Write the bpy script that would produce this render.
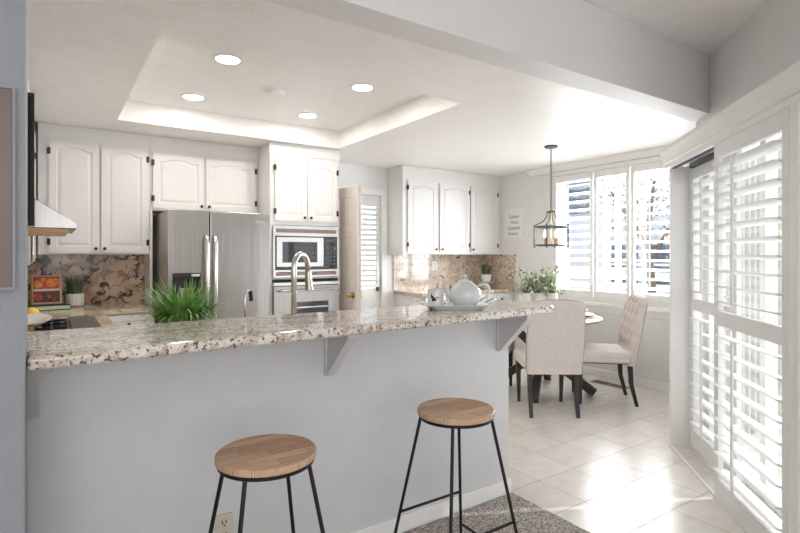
import bpy, bmesh, math, random
from mathutils import Vector, Matrix
from math import sin, cos, pi, radians as R
random.seed(7)
SC = bpy.context.scene
COL = SC.collection
for o in list(bpy.data.objects): bpy.data.objects.remove(o)

# ------------------------------------------------------------ camera, world, sun, area lights, exposure
cam = bpy.data.cameras.new('camera'); co = bpy.data.objects.new('camera', cam); COL.objects.link(co)
co.location = (0, 0, 1.37); co.rotation_euler = (R(90), 0, R(-34.06))
cam.sensor_width = 36; cam.lens = 517 / 800 * 36; cam.shift_y = -12 / 800; cam.clip_start = .02
SC.camera = co
W = bpy.data.worlds.new('world'); SC.world = W; W.use_nodes = True
wn = W.node_tree.nodes; wl = W.node_tree.links
for n in list(wn): wn.remove(n)
wo = wn.new('ShaderNodeOutputWorld'); bg = wn.new('ShaderNodeBackground'); sky = wn.new('ShaderNodeTexSky')
sky.sky_type = 'HOSEK_WILKIE'; sky.turbidity = 6; sky.ground_albedo = .6
sky.sun_direction = (.5, -.55, .67)
mixw = wn.new('ShaderNodeMixRGB'); mixw.inputs[0].default_value = .8; mixw.inputs[2].default_value = (.86, .93, 1, 1)
wl.new(sky.outputs[0], mixw.inputs[1]); wl.new(mixw.outputs[0], bg.inputs[0]); wl.new(bg.outputs[0], wo.inputs[0])
bg.inputs[1].default_value = 1.1
sun = bpy.data.lights.new('sun', 'SUN'); sun.energy = 1.3; sun.angle = R(.6); sun.color = (1, .96, .9)
so = bpy.data.objects.new('sun', sun); COL.objects.link(so); so.location = (8, 2, 9)
so.rotation_euler = Vector((-.62, .30, -.72)).to_track_quat('-Z', 'Y').to_euler()

def area(name, loc, direction, sx, sy, power, color=(1, 1, 1)):
    l = bpy.data.lights.new(name, 'AREA'); l.shape = 'RECTANGLE'; l.size = sx; l.size_y = sy; l.energy = power; l.color = color
    o = bpy.data.objects.new(name, l); COL.objects.link(o); o.location = loc
    o.rotation_euler = Vector(direction).to_track_quat('-Z', 'Z').to_euler()
    return o
area('living_window_fill', (-.6, -3.35, 1.5), (.1, 1, 0), 3.2, 1.9, 40, (.99, .99, 1))  # added fill standing in for daylight from the unseen rear window
area('living_ceiling_fill', (-.3, -.9, 2.70), (0, 0, -1), 2.4, 2.4, 10, (.97, .98, 1))  # added fill light, no fixture on the living ceiling
area('nook_window_light', (5.30, 3.4, 1.6), (-1, 0, 0), 1.4, 1.35, 84, (.93, .97, 1))
area('patio_door_light', (3.28, .98, 1.1), (-1, 1, 0), 1.4, 2.0, 7, (.93, .97, 1))
SC.view_settings.view_transform = 'Standard'; SC.view_settings.look = 'None'
SC.view_settings.gamma = 1; SC.view_settings.use_curve_mapping = False
SC.view_settings.exposure = 0.72
SC.cycles.max_bounces = 14; SC.cycles.diffuse_bounces = 8; SC.cycles.transparent_max_bounces = 12

# ------------------------------------------------------------ materials
def nodes(name):
    m = bpy.data.materials.new(name); m.use_nodes = True
    nt = m.node_tree; return m, nt.nodes, nt.links, nt.nodes['Principled BSDF']
def ocoord(n, l, scale=(1, 1, 1), loc=(0, 0, 0)):
    t = n.new('ShaderNodeTexCoord'); mp = n.new('ShaderNodeMapping')
    mp.inputs['Scale'].default_value = scale; mp.inputs['Location'].default_value = loc
    l.new(t.outputs['Object'], mp.inputs[0]); return mp.outputs[0]
def ramp(n, l, fac, stops):
    r = n.new('ShaderNodeValToRGB'); l.new(fac, r.inputs[0])
    while len(r.color_ramp.elements) < len(stops): r.color_ramp.elements.new(.5)
    for e, (p, c) in zip(r.color_ramp.elements, stops): e.position = p; e.color = (*c, 1)
    return r.outputs[0]
def noise(n, l, vec, scale, detail=4, rough=.5, dist=0):
    t = n.new('ShaderNodeTexNoise'); t.inputs['Scale'].default_value = scale; t.inputs['Detail'].default_value = detail
    t.inputs['Roughness'].default_value = rough; t.inputs['Distortion'].default_value = dist
    l.new(vec, t.inputs['Vector']); return t.outputs['Fac']
def mixc(n, l, fac, a, b, mode='MIX'):
    m = n.new('ShaderNodeMixRGB'); m.blend_type = mode
    for i, v in ((0, fac), (1, a), (2, b)):
        if isinstance(v, (int, float)): m.inputs[i].default_value = v
        elif isinstance(v, tuple): m.inputs[i].default_value = (*v, 1)
        else: l.new(v, m.inputs[i])
    return m.outputs[0]
def bump(n, l, b, h, s, d=.01):
    x = n.new('ShaderNodeBump'); x.inputs['Strength'].default_value = s; x.inputs['Distance'].default_value = d
    l.new(h, x.inputs['Height']); l.new(x.outputs[0], b.inputs['Normal'])
def plain(name, c, rough=.5, metal=0, var=.06, vs=8, bs=0, bsc=100, coat=0, emit=None):
    m, n, l, b = nodes(name); v = ocoord(n, l)
    f = noise(n, l, v, vs, 3)
    col = ramp(n, l, f, [(.3, tuple(x * (1 - var) for x in c)), (.7, tuple(min(1, x * (1 + var)) for x in c))])
    l.new(col, b.inputs['Base Color']); b.inputs['Roughness'].default_value = rough; b.inputs['Metallic'].default_value = metal
    b.inputs['Coat Weight'].default_value = coat
    if bs: bump(n, l, b, noise(n, l, v, bsc, 3, .6), bs, .004)
    if emit: b.inputs['Emission Color'].default_value = (*emit[0], 1); b.inputs['Emission Strength'].default_value = emit[1]
    return m
M = {}
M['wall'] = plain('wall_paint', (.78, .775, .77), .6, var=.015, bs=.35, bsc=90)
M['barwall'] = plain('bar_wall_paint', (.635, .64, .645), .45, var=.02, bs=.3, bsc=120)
M['greywall'] = plain('grey_wall_paint', (.30, .315, .34), .6, var=.03, bs=.6, bsc=90)
M['beige'] = plain('beige_ceiling_paint', (.69, .66, .61), .7, var=.02, bs=.5, bsc=60)
M['ceil'] = plain('ceiling_paint', (.90, .885, .865), .42, var=.02, bs=1.0, bsc=45)
M['trim'] = plain('white_trim', (.84, .835, .82), .35, var=.01)
M['cab'] = plain('cabinet_paint', (.72, .71, .70), .35, var=.012)
M['shut'] = plain('shutter_paint', (.80, .80, .79), .35, var=.01)
M['door'] = plain('door_paint', (.76, .70, .65), .4, var=.02)
M['black'] = plain('black_metal', (.012, .012, .014), .45, .3)
M['blackgloss'] = plain('black_glass', (.012, .013, .015), .08, 0, coat=.5)
M['legwood'] = plain('black_stained_wood', (.018, .016, .016), .4)
M['basewood'] = plain('dark_wood', (.06, .045, .04), .5, var=.3, vs=30)
M['chrome'] = plain('brushed_nickel', (.62, .60, .57), .22, 1, var=.03)
M['iron'] = plain('dark_iron', (.10, .11, .12), .45, .7)
M['brass'] = plain('brass', (.62, .42, .15), .25, 1)
M['bronze'] = plain('dark_bronze', (.07, .05, .04), .4, .8)
M['fabric'] = plain('cream_linen', (.66, .60, .56), .9, var=.05, vs=40, bs=.5, bsc=500)
M['piping'] = plain('grey_piping', (.36, .33, .31), .8)
M['ceramic'] = plain('white_ceramic', (.66, .67, .68), .12, var=.01, coat=.4)
M['pot'] = plain('white_pot', (.78, .76, .73), .4, var=.03)
M['soil'] = plain('soil', (.05, .035, .025), .95)
M['canvas'] = plain('taupe_canvas', (.24, .20, .18), .9, var=.08, vs=5, bs=.4, bsc=300)
M['lemon'] = plain('lemon_peel', (.85, .60, .06), .4, bs=.4, bsc=150)
M['green'] = plain('leaf_green', (.16, .33, .07), .45, var=.5, vs=25)
M['dullgreen'] = plain('dusty_green', (.10, .15, .09), .6, var=.4, vs=30)
M['olive'] = plain('sage_leaf', (.50, .57, .42), .6, var=.35, vs=30)
M['berry'] = plain('dark_berry', (.015, .015, .03), .4)
M['plate'] = plain('almond_plastic', (.60, .56, .46), .4, var=.01)
M['white'] = plain('white_satin', (.82, .82, .82), .35, var=.01)
M['ink'] = plain('grey_ink', (.22, .22, .22), .8)
M['vent'] = plain('bronze_vent', (.30, .25, .17), .4, .6)
M['ventslot'] = plain('vent_dark', (.10, .07, .05), .7)
M['weave'] = plain('woven_straw', (.55, .42, .30), .9, var=.2, vs=60, bs=.6, bsc=200)
M['bookcover'] = plain('green_book_cover', (.03, .05, .035), .5)
M['pages'] = plain('pale_green_pages', (.62, .80, .55), .7)
M['grate'] = plain('grill_grate', (.17, .155, .14), .5, .4, var=.3, vs=50)
M['hoodwood'] = plain('warm_underside', (.72, .50, .33), .5)
M['ovenvent'] = plain('brown_vent_grille', (.26, .19, .165), .5, .3, var=.3, vs=60)
M['siding'] = plain('exterior_siding', (.66, .64, .60), .7, var=.03)
M['neigh'] = plain('neighbour_stucco', (.62, .64, .68), .8, var=.05)
M['darkglass'] = plain('neighbour_window', (.10, .13, .17), .1)
M['patio'] = plain('patio_concrete', (.62, .60, .57), .8, var=.06)
M['bark'] = plain('bark', (.16, .12, .09), .9)
M['treeleaf'] = plain('tree_leaf', (.12, .17, .08), .7, var=.4)
M['lamp'] = plain('lamp_disc', (1, 1, 1), .5, emit=((1, .95, .88), 14))
M['bulb'] = plain('bulb_glow', (1, .9, .75), .4, emit=((1, .78, .5), 14))
M['candle'] = plain('antique_brass_sleeve', (.55, .38, .18), .35, .7)
M['bookphoto_red'] = plain('printed_red', (.45, .07, .035), .5, var=.5, vs=40)
M['bookphoto_orange'] = plain('printed_orange', (.75, .25, .06), .5, var=.4, vs=40)
M['bookphoto_dark'] = plain('printed_brown', (.10, .035, .03), .5, var=.8, vs=60)
M['bookphoto_cream'] = plain('printed_cream', (.65, .50, .34), .5, var=.2)

def mk_steel():
    m, n, l, b = nodes('stainless_steel'); v = ocoord(n, l, (60, 60, .6))
    f = noise(n, l, v, 3, 3)
    l.new(ramp(n, l, f, [(.3, (.36, .34, .325)), (.7, (.47, .45, .43))]), b.inputs['Base Color'])
    b.inputs['Metallic'].default_value = .9; b.inputs['Roughness'].default_value = .28
    v2 = ocoord(n, l, (5, 5, .25)); bump(n, l, b, noise(n, l, v2, 1, 1), .35, .02)
    return m
M['steel'] = mk_steel()
M['steelside'] = plain('fridge_side', (.42, .38, .35), .45, .3)
def mk_granite(name, base, mid, dark, fleck, amount, streak=(1, 1, 1), rough=.12, blot=7, meds=28, bigs=4):
    m, n, l, b = nodes(name); v = ocoord(n, l)
    vs = ocoord(n, l, streak)
    big = noise(n, l, vs, bigs, 6, .65, .8)
    col = ramp(n, l, big, [(.36, mid), (.50, base), (.64, tuple(min(1, c * 1.12) for c in base)), (.8, mid)])
    med = noise(n, l, v, meds, 4, .6, .4)
    col = mixc(n, l, ramp(n, l, med, [(.52, (0, 0, 0)), (.60, (1, 1, 1))]), col, mid)
    blotn = noise(n, l, v, blot, 4, .62, .8)
    k = ramp(n, l, blotn, [(amount, (0, 0, 0)), (amount + .035, (1, 1, 1))])
    col = mixc(n, l, k, col, dark)
    sm = noise(n, l, v, 75, 3, .6)
    k2 = ramp(n, l, sm, [(fleck, (0, 0, 0)), (fleck + .04, (1, 1, 1))])
    col = mixc(n, l, k2, col, dark)
    l.new(col, b.inputs['Base Color']); b.inputs['Roughness'].default_value = rough
    return m
M['bargranite'] = mk_granite('bar_granite', (.72, .68, .62), (.52, .43, .35), (.13, .10, .09), .565, .64, (.6, 2.2, 2.2), .10, 12, 22, 5)
M['granite'] = mk_granite('worktop_granite', (.60, .50, .39), (.42, .30, .20), (.08, .05, .045), .66, .64, (1, 1, 1), .12, 12, 20)
M['splash'] = mk_granite('backsplash_granite', (.64, .51, .38), (.40, .24, .13), (.05, .03, .028), .70, .545, (1, 1, 1), .2, 11, 13, 4)
M['splash_glare'] = mk_granite('glare_backsplash_granite', (.68, .60, .52), (.47, .35, .26), (.14, .10, .08), .64, .64, (1, 1, 1), .08, 10, 24, 5)  # lighter copy of the backsplash stone, glare put into its colours

def mk_tile():
    m, n, l, b = nodes('floor_tile'); t = n.new('ShaderNodeTexBrick')
    v = ocoord(n, l, (1, 1, 1), (-(2.45 - .322 * 8), -(1.80 - .322 * 30), 0)); l.new(v, t.inputs['Vector'])
    t.offset = 0; t.squash = 1; t.inputs['Scale'].default_value = 1
    t.inputs['Brick Width'].default_value = .322; t.inputs['Row Height'].default_value = .322
    t.inputs['Mortar Size'].default_value = .0028; t.inputs['Mortar Smooth'].default_value = .2; t.inputs['Bias'].default_value = 0
    t.inputs['Color1'].default_value = (.76, .725, .68, 1); t.inputs['Color2'].default_value = (.70, .67, .63, 1)
    t.inputs['Mortar'].default_value = (.36, .33, .30, 1)
    v2 = ocoord(n, l, (1, 2.2, 1)); f = noise(n, l, v2, 6, 5, .6, .6)
    col = mixc(n, l, .55, t.outputs['Color'], ramp(n, l, f, [(.3, (.84, .80, .77)), (.6, (1, 1, 1))]), 'MULTIPLY')
    l.new(col, b.inputs['Base Color'])
    rr = n.new('ShaderNodeMapRange'); l.new(t.outputs['Fac'], rr.inputs[0]); rr.inputs[3].default_value = .27; rr.inputs[4].default_value = .8
    l.new(rr.outputs[0], b.inputs['Roughness'])
    inv = n.new('ShaderNodeMath'); inv.operation = 'SUBTRACT'; inv.inputs[0].default_value = 1; l.new(t.outputs['Fac'], inv.inputs[1])
    bump(n, l, b, inv.outputs[0], .3, .003)
    return m
M['tile'] = mk_tile()
def mk_carpet():
    m, n, l, b = nodes('speckled_carpet'); v = ocoord(n, l)
    f = noise(n, l, v, 95, 3, .7)
    l.new(ramp(n, l, f, [(.36, (.16, .12, .105)), (.46, (.42, .36, .32)), (.54, (.60, .54, .49)), (.64, (.92, .86, .81))]), b.inputs['Base Color'])
    b.inputs['Roughness'].default_value = 1; bump(n, l, b, noise(n, l, v, 110, 3, .7), 1, .02)
    return m
M['carpet'] = mk_carpet()
def mk_seat():
    m, n, l, b = nodes('stool_seat_wood'); v = ocoord(n, l, (1, 1, 1))
    t = n.new('ShaderNodeTexBrick'); l.new(v, t.inputs['Vector']); t.offset = .43
    t.inputs['Scale'].default_value = 1; t.inputs['Brick Width'].default_value = .19; t.inputs['Row Height'].default_value = .042
    t.inputs['Mortar Size'].default_value = .0007; t.inputs['Bias'].default_value = 0
    t.inputs['Color1'].default_value = (.46, .27, .155, 1); t.inputs['Color2'].default_value = (.74, .52, .35, 1); t.inputs['Mortar'].default_value = (.24, .13, .07, 1)
    g = noise(n, l, ocoord(n, l, (6, 60, 6)), 3, 6, .7, .5)
    col = mixc(n, l, .8, t.outputs['Color'], ramp(n, l, g, [(.3, (.62, .56, .5)), (.65, (1.0, 1.0, 1.0))]), 'MULTIPLY')
    l.new(col, b.inputs['Base Color']); b.inputs['Roughness'].default_value = .38
    return m
M['seat'] = mk_seat()
def mk_table():
    m, n, l, b = nodes('table_wood'); g = noise(n, l, ocoord(n, l, (3, 40, 3)), 2, 5, .6)
    l.new(ramp(n, l, g, [(.3, (.34, .27, .22)), (.7, (.52, .44, .38))]), b.inputs['Base Color']); b.inputs['Roughness'].default_value = .3
    return m
M['table'] = mk_table()
def mk_glass(name='clear_glass'):
    m, n, l, b = nodes(name); n.remove(b); out = n['Material Output']
    tr = n.new('ShaderNodeBsdfTransparent'); gl = n.new('ShaderNodeBsdfGlossy'); gl.inputs['Roughness'].default_value = .02
    lw = n.new('ShaderNodeLayerWeight'); lw.inputs[0].default_value = .5
    pw = n.new('ShaderNodeMath'); pw.operation = 'POWER'; l.new(lw.outputs['Facing'], pw.inputs[0]); pw.inputs[1].default_value = 4
    fr = n.new('ShaderNodeMath'); fr.operation = 'MULTIPLY_ADD'; l.new(pw.outputs[0], fr.inputs[0]); fr.inputs[1].default_value = .45; fr.inputs[2].default_value = .03
    mx = n.new('ShaderNodeMixShader'); l.new(fr.outputs[0], mx.inputs[0]); l.new(tr.outputs[0], mx.inputs[1]); l.new(gl.outputs[0], mx.inputs[2])
    l.new(mx.outputs[0], out.inputs[0]); return m
M['glass'] = mk_glass()

# ------------------------------------------------------------ mesh helpers
class MB:
    def __init__(s): s.bm = bmesh.new()
    def box(s, x0, y0, z0, x1, y1, z1, mat=None):
        r = bmesh.ops.create_cube(s.bm, size=1)
        T = Matrix.Translation(((x0 + x1) / 2, (y0 + y1) / 2, (z0 + z1) / 2)) @ Matrix.Diagonal((abs(x1 - x0), abs(y1 - y0), abs(z1 - z0), 1))
        if mat is not None: T = mat @ T
        bmesh.ops.transform(s.bm, matrix=T, verts=r['verts']); return s
    def cyl(s, p, q, r1, r2=None, seg=16):
        p = Vector(p); q = Vector(q); r2 = r1 if r2 is None else r2; d = q - p
        r = bmesh.ops.create_cone(s.bm, cap_ends=True, segments=seg, radius1=r1, radius2=r2, depth=d.length)
        T = Matrix.Translation((p + q) / 2) @ d.to_track_quat('Z', 'Y').to_matrix().to_4x4()
        bmesh.ops.transform(s.bm, matrix=T, verts=r['verts']); return s
    def ball(s, c, r, sc=(1, 1, 1), seg=14):
        x = bmesh.ops.create_uvsphere(s.bm, u_segments=seg, v_segments=max(6, seg // 2 + 1), radius=r)
        bmesh.ops.transform(s.bm, matrix=Matrix.Translation(c) @ Matrix.Diagonal((*sc, 1)), verts=x['verts']); return s
    def lathe(s, prof, c=(0, 0, 0), seg=32, sx=1, sy=1, rib=0, nrib=0):
        rings = []
        for (r, z) in prof:
            ring = []
            for i in range(seg):
                a = 2 * pi * i / seg; rr = r * (1 + (rib * cos(nrib * a) if rib else 0))
                ring.append(s.bm.verts.new((c[0] + rr * cos(a) * sx, c[1] + rr * sin(a) * sy, c[2] + z)))
            rings.append(ring)
        for a, b in zip(rings, rings[1:]):
            for i in range(seg):
                j = (i + 1) % seg; s.bm.faces.new((a[i], a[j], b[j], b[i]))
        if prof[0] != prof[-1]: s.bm.faces.new(list(reversed(rings[0]))); s.bm.faces.new(rings[-1])
        return s
    def tube(s, pts, r, seg=8, close=False):
        pts = [Vector(p) for p in pts]; n = len(pts); rs = r if isinstance(r, (list, tuple)) else [r] * n
        rings = []; up = None
        for i, p in enumerate(pts):
            if close: t = pts[(i + 1) % n] - pts[i - 1]
            else: t = pts[min(i + 1, n - 1)] - pts[max(i - 1, 0)]
            t.normalize()
            if up is None:
                up = Vector((0, 0, 1)) if abs(t.z) < .9 else Vector((1, 0, 0))
            x = up - t * up.dot(t); x.normalize(); up = x; y = t.cross(x)
            rings.append([s.bm.verts.new(p + rs[i] * (cos(2 * pi * k / seg) * x + sin(2 * pi * k / seg) * y)) for k in range(seg)])
        pairs = list(zip(rings, rings[1:])) + ([(rings[-1], rings[0])] if close else [])
        for a, b in pairs:
            for i in range(seg):
                j = (i + 1) % seg; s.bm.faces.new((a[i], a[j], b[j], b[i]))
        if not close: s.bm.faces.new(list(reversed(rings[0]))); s.bm.faces.new(rings[-1])
        return s
    def prism(s, poly, z0, z1, mat=None):
        def tv(x, y, z):
            v = Vector((x, y, z)); return mat @ v if mat is not None else v
        a = [s.bm.verts.new(tv(x, y, z0)) for x, y in poly]; b = [s.bm.verts.new(tv(x, y, z1)) for x, y in poly]
        s.bm.faces.new(list(reversed(a))); s.bm.faces.new(b)
        for i in range(len(poly)):
            j = (i + 1) % len(poly); s.bm.faces.new((a[i], a[j], b[j], b[i]))
        return s
    def timber(s, p, q, w, h, up=(0, 0, 1), w2=None, h2=None):
        p = Vector(p); q = Vector(q); t = (q - p).normalized(); u = Vector(up)
        x = t.cross(u).normalized(); y = x.cross(t); w2 = w2 or w; h2 = h2 or h
        A = [s.bm.verts.new(p + a * x * w / 2 + b * y * h / 2) for a, b in ((-1, -1), (1, -1), (1, 1), (-1, 1))]
        B = [s.bm.verts.new(q + a * x * w2 / 2 + b * y * h2 / 2) for a, b in ((-1, -1), (1, -1), (1, 1), (-1, 1))]
        s.bm.faces.new(list(reversed(A))); s.bm.faces.new(B)
        for i in range(4):
            j = (i + 1) % 4; s.bm.faces.new((A[i], A[j], B[j], B[i]))
        return s
    def build(s, name, mat, parent=None, smooth=False, bevel=0, seg=2, angle=40, subd=0):
        bmesh.ops.recalc_face_normals(s.bm, faces=s.bm.faces)
        me = bpy.data.meshes.new(name); s.bm.to_mesh(me); s.bm.free()
        o = bpy.data.objects.new(name, me); COL.objects.link(o)
        me.materials.append(M[mat] if isinstance(mat, str) else mat)
        if smooth:
            for p in me.polygons: p.use_smooth = True
        if bevel:
            b = o.modifiers.new('bevel', 'BEVEL'); b.width = bevel; b.segments = seg; b.limit_method = 'ANGLE'; b.angle_limit = R(angle)
            b.harden_normals = False
        if subd:
            d = o.modifiers.new('subd', 'SUBSURF'); d.levels = subd; d.render_levels = subd
        if smooth == 'auto':
            me.set_sharp_from_angle(angle=R(35))
        if parent: o.parent = parent
        return o
def tag(o, label=None, cat=None, group=None, kind=None):
    if label: o['label'] = label
    if cat: o['category'] = cat
    if group: o['group'] = group
    if kind: o['kind'] = kind
    return o
def thing(name, label, cat, loc=(0, 0, 0), rz=0, group=None):
    o = bpy.data.objects.new(name, None); COL.objects.link(o); o.empty_display_size = .1
    o.location = loc; o.rotation_euler = (0, 0, rz); return tag(o, label, cat, group)
def struct(name, mb, mat, parent=None, loc=None, rz=0, **k):
    o = mb.build(name, mat, parent, **k)
    if not parent: o['kind'] = 'structure'
    if loc: o.location = loc
    if rz: o.rotation_euler = (0, 0, rz)
    return o
def copy_tree(o, parent=None):
    c = o.copy(); COL.objects.link(c)
    if parent: c.parent = parent
    for ch in [x for x in bpy.data.objects if x.parent == o]: copy_tree(ch, c)
    return c

# ------------------------------------------------------------ the shell
ZK, ZL, XN, YB, XL = 2.44, 2.74, 5.10, 5.42, -.42
DL = (2.85, 2.85, 0); DR = R(-135)          # frame of the diagonal wall: x runs towards the camera, y outwards
def dg(mb, name, mat, **k): return struct(name, mb, mat, loc=DL, rz=DR, **k)

struct('floor', MB().prism([(-.42, 2.1), (2.19, 2.1), (2.19, -.3), (5.3, -.3), (5.3, 5.6), (-.42, 5.6)], -.1, 0), 'tile')
struct('floor', MB().prism([(-3, -3.5), (2.19, -3.5), (2.19, 2.09), (-3, 2.09)], -.1, .008), 'carpet')
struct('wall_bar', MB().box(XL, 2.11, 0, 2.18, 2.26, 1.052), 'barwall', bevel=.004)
struct('baseboard_bar', MB().prism([(-.42, 2.11), (-.42, 2.098), (2.192, 2.098), (2.192, 2.26), (2.18, 2.26), (2.18, 2.11)], 0.0, .085), 'trim', bevel=.004)
struct('wall_left', MB().box(-3, 1.70, 0, -.055, 1.85, 2.74), 'greywall', bevel=.006)
struct('wall_kitchen_left', MB().box(-.55, 1.85, 0, XL, YB, ZK + .2), 'wall')
struct('wall_header', MB().box(-3, 1.757, 2.34, 3.80, 1.925, 2.74).prism([(3.8, 1.757), (3.76, 1.757), (3.93, 1.925), (3.8, 1.925)], 2.34, 2.74), 'wall')
w = MB(); w.box(-.55, YB, 0, 2.56, YB + .14, 2.64).box(3.39, YB, 0, 5.25, YB + .14, 2.64).box(2.56, YB, 2.10, 3.39, YB + .14, 2.64)
struct('wall_back', w, 'wall')
w = MB(); w.box(XN, 1.78, 0, XN + .15, YB, .90).box(XN, 1.78, 2.30, XN + .15, YB, 2.64).box(XN, 1.78, .9, XN + .15, 2.60, 2.3).box(XN, 4.17, .9, XN + .15, YB, 2.3)
struct('wall_right', w, 'wall')
struct('wall_nook', MB().box(3.93, 1.78, 0, XN, 1.93, 2.64), 'wall')
w = MB(); w.box(-.113, 1.414, 0, 0, 1.53, 2.74).box(1.70, 1.414, 0, 2.5, 1.53, 2.74).box(0, 1.414, 2.08, 1.70, 1.53, 2.74)
dg(w, 'wall_diagonal', 'wall')
w = MB(); w.box(2.08, -3.5, 0, 2.2, .1, 2.74)
struct('wall_living_right', w, 'wall')
struct('wall_living_left', MB().box(-3.12, -3.5, 0, -3, 1.85, 2.74), 'wall')
w = MB(); w.box(-3, -3.62, 0, -2.3, -3.5, 2.74).box(1.1, -3.62, 0, 2.2, -3.5, 2.74).box(-2.3, -3.62, 0, 1.1, -3.5, .5).box(-2.3, -3.62, 2.4, 1.1, -3.5, 2.74)
struct('wall_living_back', w, 'wall')
# kitchen ceiling with its tray, living ceiling
T0, T1, U0, U1 = .44, 2.41, 2.79, 4.66
w = MB(); w.box(-.55, 1.925, ZK, T0, 5.5, ZK + .2).box(T1, 1.925, ZK, 5.25, 5.5, ZK + .2).box(T0, 1.925, ZK, T1, U0, ZK + .2).box(T0, U1, ZK, T1, 5.5, ZK + .2)
w.box(T0 - .05, U0 - .05, 2.61, T1 + .05, U1 + .05, 2.68)
struct('ceiling', w, 'ceil')
struct('ceiling', MB().prism([(-3.1, -3.6), (2.2, -3.6), (2.2, .2), (3.93, 1.92), (-3.1, 1.92)], 2.741, 2.85), 'ceil')
# baseboards in the nook
struct('baseboard_right', MB().box(XN - .014, 1.93, 0, XN, 4.8, .085), 'trim', bevel=.004)
struct('baseboard_nook', MB().box(3.95, 1.93, 0, XN - .014, 1.944, .085), 'trim', bevel=.004)
# head moulding over the nook window
w = MB(); w.box(XN - .05, 1.93, 2.312, XN, 4.2, 2.36).prism([(0, 0), (.05, 0), (.10, .06), (.10, .075), (0, .075)], 0, 2.6, Matrix(((-1, 0, 0, XN), (0, 0, 1, 1.93), (0, 1, 0, 2.365), (0, 0, 0, 1))))
struct('trim_1', w, 'trim', bevel=.004)
struct('trim_2', MB().box(XN - .055, 2.45, .79, XN + .0, 4.22, .83).box(XN - .02, 2.5, .72, XN, 4.19, .79), 'trim', bevel=.005)
# window 1 (nook)
w1 = struct('window_1', MB().box(XN + .07, 2.60, .9, XN + .13, 2.66, 2.3).box(XN + .07, 4.11, .9, XN + .13, 4.17, 2.3).box(XN + .07, 2.6, .9, XN + .13, 4.17, .96)
            .box(XN + .07, 2.6, 2.24, XN + .13, 4.17, 2.3).box(XN + .08, 3.36, .9, XN + .12, 3.41, 2.3), 'white')
MB().box(XN + .097, 2.62, .93, XN + .103, 4.15, 2.28).build('window_glass', 'glass', w1)
# window 2 (living room behind)
w2 = struct('window_2', MB().box(-2.3, -3.6, .5, -2.24, -3.52, 2.4).box(1.04, -3.6, .5, 1.1, -3.52, 2.4).box(-2.3, -3.6, .5, 1.1, -3.52, .56).box(-2.3, -3.6, 2.34, 1.1, -3.52, 2.4)
            .box(-.63, -3.59, .5, -.57, -3.53, 2.4), 'white')
MB().box(-2.28, -3.565, .53, 1.08, -3.56, 2.37).build('window_glass', 'glass', w2)

# ------------------------------------------------------------ shutters
def louvers(w0, w1, z0, z1, n, width, tilt, yc, thick=.011):
    m = MB(); dz = (z1 - z0) / n
    for i in range(n):
        z = z0 + dz * (i + .5)
        prof = [(-width / 2, 0), (-width * .3, thick * .42), (0, thick / 2), (width * .3, thick * .42), (width / 2, 0), (width * .3, -thick * .42), (0, -thick / 2), (-width * .3, -thick * .42)]
        c, s_ = cos(tilt), sin(tilt)
        pr = [(a * c - b * s_, a * s_ + b * c) for a, b in prof]
        T = Matrix(((0, 0, 1, 0), (1, 0, 0, yc), (0, 1, 0, z), (0, 0, 0, 1)))
        m.prism(pr, w0, w1, T)
    return m
def shutter(label, loc, rz, W_, z0, z1, width, n, tilt, mid=None, n2=0, tilt2=0, stile=.05, top=.07, bot=.09, group=None, name='plantation_shutter', rodside=-1, th=.028, midh=.08):
    t = thing(name, label, 'shutter', loc, rz, group)
    for sa in (0, W_ - stile): MB().box(sa, -th / 2, z0, sa + stile, th / 2, z1).build('stile', 'shut', t, bevel=.002)
    for ra, rb in [(z0, z0 + bot), (z1 - top, z1)] + ([(mid - midh / 2, mid + midh / 2)] if mid else []):
        MB().box(stile, -th / 2, ra, W_ - stile, th / 2, rb).build('rail', 'shut', t, bevel=.002)
    a, b = stile + .003, W_ - stile - .003
    rod = MB(); xr = W_ * .42
    if mid:
        louvers(a, b, mid + midh / 2 + .01, z1 - top - .01, n, width, tilt, 0).build('louvers', 'shut', t, smooth='auto')
        louvers(a, b, z0 + bot + .01, mid - midh / 2 - .01, n2, width, tilt2, 0).build('louvers', 'shut', t, smooth='auto')
        y = rodside * (width / 2 * cos(tilt) + .008)
        rod.box(xr - .008, y - .006, mid + midh / 2 + .05, xr + .008, y + .006, z1 - top - .03)
        rod.build('tilt_rod', 'shut', t, bevel=.002)
        MB().box(xr - .008, y - .006, z0 + bot + .03, xr + .008, y + .006, mid - midh / 2 - .05).build('tilt_rod', 'shut', t, bevel=.002)
    else:
        louvers(a, b, z0 + bot + .01, z1 - top - .01, n, width, tilt, 0).build('louvers', 'shut', t, smooth='auto')
        y = rodside * (width / 2 * cos(tilt) + .006)
        rod.box(xr - .005, y - .005, z0 + bot + .04, xr + .005, y + .005, z1 - top - .04).build('tilt_rod', 'shut', t, bevel=.001)
    return t
G = 'plantation shutters across the dining nook window'
# local x runs along -Y, room side is local -y
for lab, ya, yb, ti in (('white plantation shutter of the nook window, leftmost panel beside the lantern', 4.165, 3.612, 24),
                    ('white plantation shutter in the middle of the nook window', 3.605, 3.165, 16),
                    ('white plantation shutter of the nook window, rightmost panel next to patio door', 3.158, 2.61, 12)):
    shutter(lab, (XN - .018, ya, 0), R(-90), ya - yb, .885, 2.31, .088, 13, R(ti), group=G, stile=.045, top=.08, bot=.075)
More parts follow.
